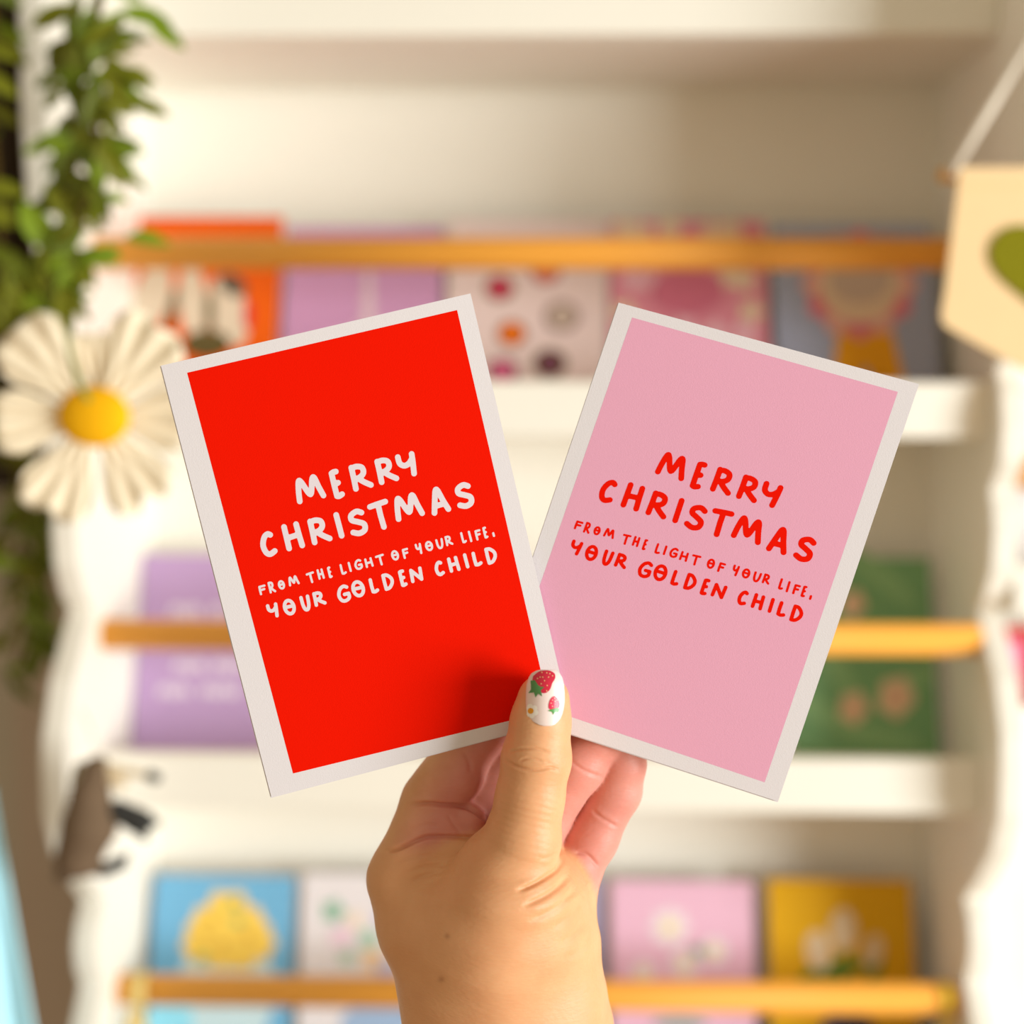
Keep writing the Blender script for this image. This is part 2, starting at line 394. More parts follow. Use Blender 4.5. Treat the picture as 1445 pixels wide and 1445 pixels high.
# ------------------------------------------------------------------ pennant
pn = empty('pennant_banner', P(1490, 560, .83)); tag(pn, 'cream fabric pennant with an olive green heart, hung by white string', 'pennant')
YP = .835
ST = mat('pine_stick', (236, 178, 92), 0.55, 0.1, 30)
CR = mat('cream_felt', (243, 211, 162), 0.9, 0.03, 60, bump=.3, bscale=900)
OL = mat('olive_felt', (128, 124, 8), 0.95, 0.08, 200, bump=.5, bscale=1500)
tube('stick', [P(1326, 247, YP), P(1654, 252, YP)], .0042, ST, pn, 14)
def slab(name, pts, y0, th, m, parent, wav=0.0):
    n = len(pts); c = np.mean(pts, 0)
    V = [P(x, y, y0 + wav * math.sin(x * .03 + y * .01)) for x, y in pts]; V = [P(c[0], c[1], y0)] + V
    V2 = [v + Vector((0, th, 0)) for v in V]
    N = n + 1
    Fc = [(0, 1 + (i + 1) % n, 1 + i) for i in range(n)] + [(N, N + 1 + i, N + 1 + (i + 1) % n) for i in range(n)]
    Fc += [(1 + i, 1 + (i + 1) % n, N + 1 + (i + 1) % n, N + 1 + i) for i in range(n)]
    return mesh(name, V + V2, Fc, m, parent)
edge = [(1355, 236), (1352, 262), (1346, 310), (1340, 360), (1334, 410), (1329, 440), (1330, 455), (1340, 464), (1380, 486), (1440, 518), (1490, 546), (1540, 518), (1600, 486), (1640, 464), (1650, 452), (1645, 400), (1636, 310), (1626, 236)]
slab('cloth', edge, YP - .0062, .0022, CR, pn)
hem = [(1354, 236), (1626, 236), (1628, 262), (1352, 262)]
slab('hem', hem, YP - .0075, .0014, CR, pn)
hrt = []
for i in range(60):
    t = 2 * math.pi * i / 60
    hrt.append((1486 + 5.55 * 16 * math.sin(t) ** 3, 378 - 5.1 * (13 * math.cos(t) - 5 * math.cos(2 * t) - 2 * math.cos(3 * t) - math.cos(4 * t))))
slab('heart', hrt, YP - .0082, .002, OL, pn)
WS = mat('white_string', (232, 222, 206), 0.9, 0.05, 200)
apex = P(1490, -4, YP)
tube('string', [P(1341, 246, YP - .005), P(1400, 148, YP), apex, P(1580, 148, YP), P(1639, 250, YP - .005)], .0031, WS, pn, 8)
hk = tube('hook', spline([(apex.x, .853, apex.z + .012), (apex.x, .84, apex.z + .010), (apex.x, .833, apex.z - .002), (apex.x, .829, apex.z + .004)], 5), .0016, mat('brass', (190, 150, 70), .35, .05, 60), None, 8)
tag(hk, 'small brass cup hook holding the pennant string', 'hook')

# ------------------------------------------------------------------ paper daisy
YD = .80
dy = empty('paper_daisy', P(135, 588, YD + .02)); tag(dy, 'large white paper daisy with pleated petals and yellow centre', 'paper flower')
PW = mat('cream_crepe', (250, 236, 208), 0.8, 0.03, 60, sss=0.0)
cen = P(135, 588, YD); pxm = (P(136, 588, YD) - cen).length
def petal(ang, half, Lg, lift, notch):
    V = []; Fc = []; nr, na = 10, 25
    for i in range(nr):
        t = i / (nr - 1)
        for j in range(na):
            s = j / (na - 1) * 2 - 1
            rr = (22 + (Lg - 22) * t) * (1 - .16 * t * abs(s) ** 3.0 - notch * t ** 4 * math.exp(-(s / .16) ** 2))
            a = math.radians(ang + half * 1.05 * s * (0.80 + .32 * t - .25 * t ** 4 * abs(s)))
            ridge = 6.5 * math.cos(s * math.pi * 3.5) * (0.35 + .65 * t)
            d = lift + ridge + 16 * t * t - 8 * t          # pleats, tips curling towards the viewer
            V.append(cen + Vector((math.cos(a) * rr, 0, -math.sin(a) * rr)) * pxm + Vector((0, -d * pxm, 0)))
    for i in range(nr - 1):
        for j in range(na - 1):
            q = i * na + j; Fc.append((q, q + na, q + na + 1, q + 1))
    o = mesh('petal', V, Fc, PW, dy, True)
    md = o.modifiers.new('thick', 'SOLIDIFY'); md.thickness = .0006
for a, h, Lg, lf, nt in ((176, 24, 144, 4, .06), (-131, 26, 164, 9, .03), (-92, 20, 120, -8, .05), (-53, 27, 164, 3, .06), (2, 26, 136, -2, .05), (57, 26, 150, 5, .12), (116, 26, 156, 10, .1)):
    petal(a, h, Lg, lf, nt)
V = []; Fc = []
for i in range(8):
    ph = i / 7 * math.pi / 2
    for j in range(32):
        q = 2 * math.pi * j / 32
        V.append(cen + Vector((math.cos(q) * 51 * math.cos(ph), -(6 + 26 * math.sin(ph)), math.sin(q) * 43 * math.cos(ph))) * pxm)
for i in range(7):
    for j in range(32): Fc.append((i * 32 + j, i * 32 + (j + 1) % 32, (i + 1) * 32 + (j + 1) % 32, (i + 1) * 32 + j))
mesh('flower_centre', V, Fc, mat('yellow_pompom', (255, 184, 0), 0.9, 0.12, 180, bump=.8, bscale=700), dy, True)
tube('stem', spline([P(92, 455, YD - .018), P(100, 500, YD - .03), P(112, 540, YD - .036), P(125, 566, YD - .034)], 5), .0016, mat('stem_green', (128, 138, 60), .6, .1, 50), dy, 8)

# ------------------------------------------------------------------ hanging leafy vines
LEAFM = [mat('leaf_olive', (112, 116, 18), .5, .15, 30), mat('leaf_green', (124, 148, 34), .45, .15, 30), mat('leaf_deep_green', (94, 104, 18), .5, .2, 30), mat('leaf_light', (136, 158, 70), .45, .12, 30)]
def leaf_mesh(name, m, wd, curl):
    V = []; Fc = []
    n = 7
    for i in range(n):
        t = i / (n - 1); wv = wd * math.sin(math.pi * min(1, t * .94 + .04)) ** .8
        for s in (-1, -.5, 0, .5, 1):
            V.append((t, s * wv, .10 * abs(s) * wv / wd - curl * t * t))
    for i in range(n - 1):
        for j in range(4):
            q = i * 5 + j; Fc.append((q, q + 5, q + 6, q + 1))
    me = bpy.data.meshes.new(name); me.from_pydata(V, [], Fc); me.update()
    me.polygons.foreach_set('use_smooth', [True] * len(me.polygons)); me.materials.append(m); return me
LM = [[leaf_mesh('leaf', m, wd, cu) for wd, cu in ((.20, .12), (.24, .2), (.17, .05))] for m in LEAFM]
rl = random.Random(11)
def put_leaf(parent, px, py, Y, ang, ln, ci, tilt=None):
    base = P(px, py, Y); k = (P(px + 1, py, Y) - base).length
    a = math.radians(ang); X = Vector((math.cos(a), 0, -math.sin(a)))
    if tilt is None: tilt = (rl.uniform(-.6, .6), rl.uniform(-.7, .7))
    X = (X + Vector((0, tilt[0] * .6, 0))).normalized()
    N = Vector((0, -1, 0)) + Vector((0, 0, tilt[1])); N = (N - X * N.dot(X)).normalized(); Yv = N.cross(X)
    M = Matrix((X, Yv, N)).transposed().to_4x4()
    o = bpy.data.objects.new('leaf', LM[ci][rl.randrange(3)]); COL.objects.link(o); o.parent = parent
    o.matrix_basis = Matrix.Translation(base - off(parent)) @ M @ Matrix.Scale(ln * k, 4)
SM = mat('vine_stem', (112, 92, 34), .7, .15, 60)
def vine(label, pts, Y, leaves, extra=()):
    root = empty('hanging_vine', P(pts[0][0], pts[0][1], Y)); tag(root, label, 'vine')
    sp = spline([(x, y) for x, y in pts], 6)
    tube('vine_stem', [P(x, y, Y + .004) for x, y in sp], .0018, SM, root, 6)
    for i in range(leaves):
        x, y = sp[rl.randrange(len(sp))]
        ang = rl.choice((rl.uniform(-10, 80), rl.uniform(100, 190), rl.uniform(20, 150)))
        put_leaf(root, x + rl.uniform(-14, 14), y + rl.uniform(-10, 10), Y + rl.uniform(-.012, .012), ang, rl.uniform(40, 72), rl.choices((0, 1, 2, 3), (5, 3, 4, 1))[0])
    for e in extra: put_leaf(root, *e)
    return root
YV = .80
vine('long leafy vine trailing in front of the scalloped side panel, reaching over the orange card', [(150, -60), (138, 20), (150, 90), (135, 150), (140, 210), (125, 270), (105, 330), (90, 400)], YV, 70,
     [(168, 18, YV - .02, 8, 72, 1, (.1, .3)), (205, 22, YV - .02, 40, 70, 1, (.1, .1)), (172, 18, YV - .02, 125, 85, 3, (0, .2)), (176, 30, YV - .02, 150, 70, 0, (0, .1)),
      (168, 99, YV, 14, 50, 0, (0, .5)), (182, 143, YV, 18, 58, 0, (0, .3)), (165, 246, YV, 20, 44, 0, (.3, .9)), (178, 336, YV, 2, 60, 1, (0, .7)), (126, 368, YV, -28, 46, 1, (0, .5)),
      (160, 150, YV, 150, 55, 0, (0, .2)), (150, 180, YV, 70, 55, 0, (0, .2)), (145, 110, YV, 30, 45, 0, (0, .3))])
vine('bushy vine of dull green leaves hanging against the panel edge above the daisy', [(104, -60), (108, 30), (98, 110), (110, 190), (102, 250), (95, 310), (75, 370), (60, 430)], YV + .02, 60,
     [(32, 285, YV, 58, 85, 1, (0, .1)), (70, 265, YV, 55, 60, 0, (0, .1)), (120, 400, YV, 160, 85, 0, (0, .1)), (115, 380, YV, 120, 80, 1, (0, 0)), (40, 380, YV, 40, 80, 0, (0, 0)),
      (60, 350, YV, 60, 90, 0, (0, 0)), (20, 360, YV, 70, 90, 2, (0, 0)), (75, 420, YV, 150, 80, 1, (0, 0)), (30, 400, YV, 110, 80, 0, (0, 0)), (110, 350, YV, 110, 70, 2, (0, 0)), (90, 340, YV, 130, 80, 2, (0, 0))])
vine('sparse vine hanging in front of the dark shade board', [(-20, -60), (-10, 40), (-15, 140), (-5, 240), (0, 330), (5, 420), (-10, 500)], YV + .05, 14,
     [(-25, 62, YV, 25, 55, 0, (0, .2)), (-25, 100, YV, 35, 60, 0, (0, .2)), (-30, 262, YV, 8, 66, 0, (0, .3)), (-25, 298, YV, 15, 60, 0, (0, .3)), (-20, 345, YV, 30, 80, 2, (0, 0)), (0, 380, YV, 50, 90, 0, (0, 0)), (-20, 430, YV, -10, 90, 0, (0, 0)), (-30, 400, YV, 60, 90, 0, (0, 0)), (-40, 440, YV, 10, 90, 0, (0, 0))])
vine('trailing vine hanging below the daisy beside the white panel', [(10, 560), (20, 640), (35, 720), (25, 800), (40, 870), (20, 940)], .99, 46,
     [(-20, 792, .96, 5, 50, 1, (0, .4)), (60, 700, .98, 100, 80, 2, (0, 0)), (70, 760, .98, 110, 80, 2, (0, 0)), (55, 820, .98, 80, 70, 2, (0, 0)), (60, 900, .98, 110, 70, 2, (0, 0)), (75, 720, .98, 60, 60, 2, (0, 0)), (40, 660, .98, 40, 70, 2, (0, 0))])

# ------------------------------------------------------------------ brown felt animal
def sdf_object(name, prims, lo, hi, h, m, parent, to_world, k=1.5):
    ax = [np.arange(lo[i], hi[i] + h, h, dtype=np.float32) for i in range(3)]
    G = np.meshgrid(*ax, indexing='ij')
    d = None
    for a, b, ra, rb in prims:
        e = cone_sdf(*G, np.array(a, float), np.array(b, float), ra, rb)
        d = e if d is None else smin(d, e, k)
    V, Q = surface_nets(d, np.array(lo, float), h)
    return mesh(name, to_world(V), Q.tolist(), m, parent, True)
YA = .845
an0 = P(120, 1160, YA); ka = (P(121, 1160, YA) - an0).length * 1000     # mm per px
def AL(px, py, z=0): return ((px - 120) * ka, (1160 - py) * ka, z)
def AW(V): return [an0 + Vector((v[0], -v[2], v[1])) / 1000 for v in V]
an = empty('felt_animal', P(120, 1245, YA)); tag(an, 'dark brown felt animal ornament with black paws and beige snout on the side panel', 'ornament')
BR = mat('brown_felt', (112, 92, 72), .95, .15, 120, bump=.6, bscale=900); BK = mat('black_felt', (56, 56, 54), .95, .1, 120, bump=.5, bscale=900)
BG = mat('beige_felt', (214, 194, 160), .95, .06, 120, bump=.4, bscale=900)
def cap(a, b, ra, rb): return (a, b, ra * ka, rb * ka)
sdf_object('body', [cap(AL(136, 1088), AL(128, 1120), 20, 24), cap(AL(128, 1120), AL(126, 1165), 28, 38), cap(AL(126, 1165), AL(110, 1208), 38, 32), cap(AL(110, 1208), AL(90, 1234), 28, 14), cap(AL(120, 1220), AL(140, 1226), 16, 10),
                    cap(AL(134, 1150), AL(158, 1150), 24, 12), cap(AL(132, 1080), AL(145, 1072), 10, 6)], (-30, -48, -20), (30, 52, 20), .9, BR, an, AW, 2.5)
sdf_object('ear', [cap(AL(116, 1080, 3), AL(112, 1100, 3), 7, 9)], (-12, 18, -8), (8, 46, 14), .8, mat('tan_felt', (134, 120, 94), .95, .1, 120), an, AW)
sdf_object('snout', [cap(AL(150, 1083), AL(212, 1094), 8, 4), cap(AL(160, 1100), AL(172, 1106), 10, 8)], (5, 14, -9), (50, 44, 9), .7, BG, an, AW, 2)
sdf_object('nose', [cap(AL(214, 1094), AL(221, 1097), 8, 7)], (34, 18, -8), (54, 38, 8), .6, BK, an, AW)
sdf_object('paw', [cap(AL(168, 1138), AL(200, 1158), 10, 16), cap(AL(200, 1158), AL(220, 1160), 13, 6), cap(AL(195, 1165), AL(204, 1180), 12, 6), cap(AL(166, 1145), AL(190, 1160), 14, 14)], (10, -22, -10), (54, 22, 10), .8, BK, an, AW, 2)
sdf_object('paw', [cap(AL(144, 1230), AL(168, 1218), 9, 10), cap(AL(168, 1218), AL(178, 1208), 8, 4)], (4, -40, -8), (34, -12, 8), .8, BK, an, AW, 2)
tube('hanging_thread', spline([P(135, 1070, YA), P(128, 1030, YA + .01), P(112, 1000, .872)], 5), .0005, WS, an, 6)

# ------------------------------------------------------------------ ribbons on the lowest rail
zr = P(760, 1403, .988).z
def ribbon(label, pxc, wpx, rgb, tagrgb):
    xc = P(pxc, 1395, .975).x; hw = wpx / 2 * .00051
    rt = empty('rail_ribbon', (xc, .988, zr)); tag(rt, label, 'ribbon')
    m = mat('ribbon_%d_%d_%d' % rgb, rgb, .6, .05, 80); V = []; Fc = []
    N = 24
    for i in range(N):
        q = 2 * math.pi * i / N
        for s in (-1, 1):
            for r in (.0118, .0126): V.append((xc + s * hw, .988 - math.cos(q) * r, zr + math.sin(q) * r))
    for i in range(N):
        a = i * 4; b = ((i + 1) % N) * 4
        Fc += [(a, b, b + 2, a + 2), (a + 1, a + 3, b + 3, b + 1), (a, a + 1, b + 1, b), (a + 2, b + 2, b + 3, a + 3)]
    mesh('loop', V, Fc, m, rt, True)
    for s in (-1, 1):
        V = []
        for i in range(9):
            t = i / 8; x = xc + s * (.002 + .010 * t); z = zr - .010 - .055 * t; y = .975 - .002 * math.sin(t * 4)
            V += [(x - hw * .6, y, z), (x + hw * .6, y, z), (x - hw * .6, y + .0006, z), (x + hw * .6, y + .0006, z)]
        Fc = []
        for i in range(8):
            a = i * 4; b = a + 4
            Fc += [(a, b, b + 1, a + 1), (a + 2, a + 3, b + 3, b + 2), (a, a + 2, b + 2, b), (a + 1, b + 1, b + 3, a + 3)]
        mesh('tail', V, Fc, m, rt, True)
    return rt
ribbon('pale yellow ribbon looped over the lowest rail beside the blue card', 192, 24, (224, 196, 120), None)
ribbon('bright yellow ribbon looped over the lowest rail beside the yellow card', 1338, 16, (246, 206, 70), None)

# ------------------------------------------------------------------ the two held cards
def homography(src, dst):
    A = []; b = []
    for (x, y), (u, v) in zip(src, dst):
        A += [[x, y, 1, 0, 0, 0, -u * x, -u * y], [0, 0, 0, x, y, 1, -v * x, -v * y]]; b += [u, v]
    h = np.linalg.solve(np.array(A, float), np.array(b, float)); return np.append(h, 1).reshape(3, 3)
def happly(H, x, y):
    q = H @ np.array([x, y, 1.0]); return q[0] / q[2], q[1] / q[2]

def glyph(ch):
    c = lambda cx, cy, rx, ry, a0, a1, n=12: [(cx + rx * math.cos(math.radians(a0 + (a1 - a0) * i / n)), cy + ry * math.sin(math.radians(a0 + (a1 - a0) * i / n))) for i in range(n + 1)]
    sm = lambda pts: [tuple(p) for p in spline(pts, 6)]
    g = {
        'M': [sm([(0.0, 0), (0.06, .5), (.16, .97), (.26, .9), (.5, .22), (.72, .93), (.82, .97), (.9, .5), (1, .02)])],
        'E': [[(.12, .97), (.06, .5), (.04, .02)], sm([(.12, .97), (.5, 1.0), (.95, 1.0)]), [(.08, .5), (.82, .54)], sm([(.04, .02), (.4, .0), (1, .05)])],
        'R': [[(.06, 1), (.04, .5), (.0, 0)], sm([(.06, .97), (.4, 1), (.72, .9), (.74, .66), (.5, .5), (.1, .42)]), sm([(.3, .46), (.6, .24), (1, .02)])],
        'Y': [sm([(.02, 1), (.04, .66), (.3, .5), (.62, .55), (.86, .72)]), sm([(.98, 1), (.92, .6), (.8, 0)])],
        'C': [sm([(.95, .93), (.7, 1), (.32, .86), (.04, .5), (.14, .14), (.48, 0), (.98, .1)])],
        'H': [[(.06, 1), (.04, .5), (.02, 0)], [(.96, 1), (.97, .5), (1, 0)], [(.04, .47), (.97, .52)]],
        'I': [[(.5, 1), (.48, .5), (.5, 0)]],
        'S': [sm([(.94, .9), (.62, 1), (.2, .88), (.16, .66), (.55, .52), (.92, .36), (.86, .1), (.45, 0), (.04, .1)])],
        'T': [sm([(0, .93), (.5, .97), (1, 1)]), [(.52, .96), (.5, .5), (.52, 0)]],
        'A': [sm([(0, 0), (.26, .6), (.46, 1), (.6, .97), (.78, .5), (1, .03)]), [(.2, .3), (.84, .32)]],
        'F': [[(.1, .98), (.06, .5), (.06, 0)], [(.1, .98), (1, 1)], [(.08, .52), (.84, .56)]],
        'L': [[(.08, 1), (.03, .5), (.06, .03)], sm([(.06, .03), (.5, 0), (1, .08)])],
        'G': [sm([(.9, .9), (.62, 1), (.25, .84), (.03, .45), (.18, .08), (.55, .0), (.9, .16), (.93, .45)]), [(.93, .45), (.55, .44)]],
        'U': [sm([(.03, 1), (.05, .4), (.24, .05), (.6, .03), (.88, .35), (1, 1)])],
        'D': [[(.08, 1), (.05, .5), (.06, 0)], sm([(.08, 1), (.5, .97), (.92, .68), (.9, .36), (.5, .06), (.06, 0)])],
        'N': [[(.02, 0), (.06, .5), (.1, .98)], sm([(.1, .98), (.5, .5), (.9, .02)]), [(.9, .02), (.95, .5), (1, 1)]],
        'O': [c(.5, .5, .48, .48, 0, 360, 24), [(.06, .54), (.94, .54)]],
        ',': [[(.6, 1), (.4, 0)]],
    }
    return g[ch]
# letter boxes measured on the red card: letter, x0, x1, y0, y1 in a 3.6125x enlargement starting at (340, 600)
LINES = [
    (29, [('M', 278, 435, 250, 403), ('E', 447, 530, 222, 377), ('R', 548, 677, 196, 339), ('R', 680, 807, 165, 305), ('Y', 785, 897, 132, 261)]),
    (29, [('C', 98, 187, 540, 672), ('H', 205, 327, 490, 643), ('R', 338, 467, 470, 612), ('I', 472, 527, 443, 578), ('S', 545, 648, 425, 566), ('T', 643, 750, 375, 533), ('M', 782, 938, 342, 493), ('A', 972, 1072, 313, 462), ('S', 1090, 1190, 290, 427)]),
    (11.5, [('F', 88, 125, 812, 867), ('R', 135, 180, 797, 858), ('O', 188, 225, 790, 838), ('M', 242, 300, 765, 822), ('T', 330, 372, 745, 805), ('H', 385, 428, 730, 788), ('E', 438, 468, 720, 780), ('L', 502, 540, 708, 762), ('I', 543, 566, 697, 748),
            ('G', 578, 622, 682, 738), ('H', 628, 677, 673, 728), ('T', 683, 728, 655, 715), ('O', 765, 806, 637, 690), ('F', 820, 853, 625, 682), ('Y', 885, 925, 600, 657), ('O', 938, 980, 590, 642), ('U', 990, 1032, 575, 632), ('R', 1037, 1083, 563, 617),
            ('L', 1117, 1152, 545, 602), ('I', 1156, 1180, 538, 596), ('F', 1190, 1222, 530, 588), ('E', 1230, 1262, 517, 578), (',', 1280, 1296, 545, 570)]),
    (18, [('Y', 127, 193, 903, 980), ('O', 213, 280, 885, 970), ('U', 297, 355, 863, 950), ('R', 363, 437, 847, 926), ('G', 490, 562, 812, 905), ('O', 562, 633, 790, 878), ('L', 650, 705, 780, 858), ('D', 715, 780, 755, 845), ('E', 800, 850, 735, 825), ('N', 857, 930, 720, 805),
          ('C', 987, 1040, 690, 770), ('H', 1050, 1120, 666, 752), ('I', 1131, 1165, 653, 730), ('L', 1175, 1232, 645, 720), ('D', 1240, 1305, 622, 712)]),
]
RED_PANEL = [(264, 526), (645, 437.5), (765, 936), (413.5, 1091.5)]
_a = np.array(RED_PANEL[3]); RED_PANEL[2] = (764.8 + 11.5, 1003)          # lower right corner lies under the thumb
PINK_PANEL = [(892, 448), (1267, 553), (1079, 1104), (709, 979)]

class Held:
    def __init__(s, name, label, corners, panel, tilt, zoff, ink_panel, ink_text):
        s.R = np.array(Euler((math.radians(tilt[0]), math.radians(tilt[1]), 0)).to_matrix())
        s.n = s.R @ np.array([0, 0, 1.0]); s.o = L(762, 985, zoff)
        s.root = empty(name, Vector(hand_world(s.px(*corners[3], 0)[None])[0])); tag(s.root, label, 'greeting card')
        q = [s.px(*c, 0) for c in corners]
        s.slab('front_leaf', q, -.35, PAPER)
        # back leaf: hinged on the left edge, gaping slightly on the right
        q2 = [s.px(*c, -(.5 if i in (0, 3) else .85)) + np.array(((-.25 if i in (0, 3) else -.15), -.25, 0)) for i, c in enumerate(corners)]
        s.slab('back_leaf', q2, -.35, PAPER)
        q3 = [s.px(*c, .02) for c in panel]
        s.quad('printed_panel', q3, ink_panel)
        H = homography(RED_PANEL, panel)
        A = np.array(RED_PANEL[1]) - np.array(RED_PANEL[0]); th = math.atan2(A[1], A[0])
        D = np.array(RED_PANEL[3]) - np.array(RED_PANEL[0]); ph = math.atan2(D[0], D[1])
        for sw, line in LINES:
            V = []; Fc = []
            for ch, x0, x1, y0, y1 in line:
                s.letter(ch, (x0, x1, y0, y1), sw, th, ph, H, V, Fc)
            mesh('lettering', [Vector(p) for p in hand_world(np.array(V))], Fc, ink_text, s.root)
    def px(s, x, y, d):
        r = np.array([(x - CC) / F, -(y - CC) / F, -1.0]); e = np.array([0, 0, Z0 * 1000])
        o = s.o + s.n * d - e
        t = (o @ s.n) / (r @ s.n); return r * t + e
    def slab(s, name, q, th, m):
        V = list(q) + [p + s.n * th for p in q]
        o = mesh(name, [Vector(p) for p in hand_world(np.array(V))], [(3, 2, 1, 0), (4, 5, 6, 7), (0, 1, 5, 4), (1, 2, 6, 5), (2, 3, 7, 6), (3, 0, 4, 7)], m, s.root)
        return o
    def quad(s, name, q, m):
        mesh(name, [Vector(p) for p in hand_world(np.array(q))], [(3, 2, 1, 0)], m, s.root)
    def letter(s, ch, bb, sw, th, ph, H, V, Fc):
        K = 3.6125
        x0, x1, y0, y1 = [v / K for v in bb]; sw = sw / K
        cx, cy = (x0 + x1) / 2 + 340, (y0 + y1) / 2 + 600
        cs, sn = math.cos(th), abs(math.sin(th))
        bw, bh = x1 - x0 - sw, y1 - y0 - sw
        ex = np.array([math.cos(th), math.sin(th)]); ey = np.array([math.sin(ph), math.cos(ph)])
        gl = [np.array(st, float) - .5 for st in glyph(ch)]
        wd, ht = bw, bh
        place = lambda: [g[:, :1] * wd * ex - g[:, 1:] * ht * ey for g in gl]
        for _ in range(40):                       # fit the letter into its measured box
            e = np.concatenate(place()); ext = e.max(0) - e.min(0)
            if ch in 'I,': wd = .02
            else: wd *= (bw / ext[0]) ** .5
            ht *= (bh / ext[1]) ** .5
        e = np.concatenate(place()); mid = (e.max(0) + e.min(0)) / 2
        strokes = [[np.array([cx, cy]) + p - mid for p in st] for st in place()]
        s.fill(strokes, sw / 2, H, V, Fc)
    def fill(s, strokes, r, H, V, Fc):
        """one flat outline-true patch per letter: marching squares over the distance to its strokes"""
        allp = np.array([p for st in strokes for p in st]); h = r / 3.2
        lo = allp.min(0) - r - 2 * h; n = np.ceil((allp.max(0) + r + 2 * h - lo) / h).astype(int) + 1
        gx, gy = np.meshgrid(lo[0] + h * np.arange(n[0]), lo[1] + h * np.arange(n[1]), indexing='ij')
        f = np.full(gx.shape, 1e9)
        for st in strokes:
            for a, b in zip(st[:-1], st[1:]):
                ab = b - a; t = np.clip(((gx - a[0]) * ab[0] + (gy - a[1]) * ab[1]) / (ab @ ab + 1e-9), 0, 1)
                f = np.minimum(f, np.hypot(gx - a[0] - t * ab[0], gy - a[1] - t * ab[1]) - r)
        cache = {}
        def vert(key, x, y):
            if key not in cache: V.append(s.px(*happly(H, x, y), .05)); cache[key] = len(V) - 1
            return cache[key]
        for i in range(n[0] - 1):
            for j in range(n[1] - 1):
                cs_ = [(i, j), (i, j + 1), (i + 1, j + 1), (i + 1, j)]
                fv = [f[c] for c in cs_]
                if min(fv) >= 0: continue
                poly = []
                for k in range(4):
                    a, b = cs_[k], cs_[(k + 1) % 4]; fa, fb = fv[k], fv[(k + 1) % 4]
                    if fa < 0: poly.append(vert(a, gx[a], gy[a]))
                    if (fa < 0) != (fb < 0):
                        t = fa / (fa - fb); e = tuple(sorted((a, b)))
                        poly.append(vert(e, gx[a] + (gx[b] - gx[a]) * t, gy[a] + (gy[b] - gy[a]) * t))
                if len(poly) >= 3: Fc.append(tuple(poly))
REDI = mat('red_print', (234, 22, 0), .75, .015, 700, bump=.12, bscale=2600, spec=.04)
PNKI = mat('pink_print', (228, 166, 192), .7, .015, 700, bump=.1, bscale=2600, spec=.15)
WHTI = mat('white_print', (224, 214, 222), .7, .01, 700, spec=.15)
REDT = mat('red_lettering', (234, 20, 0), .75, .01, 700, spec=.04)
Held('christmas_card', 'red Christmas card with white lettering and white border held by the thumb', [(227, 516), (664, 414), (805, 1013.6), (383, 1125)], RED_PANEL, (1.0, 3.0), 0.0, REDI, WHTI)
Held('christmas_card', 'pink Christmas card with red lettering and white border held in the fingers', [(873, 427), (1297, 542), (1098, 1131), (681.4, 995.6)], PINK_PANEL, (0.0, -3.5), -2.3, PNKI, REDT)

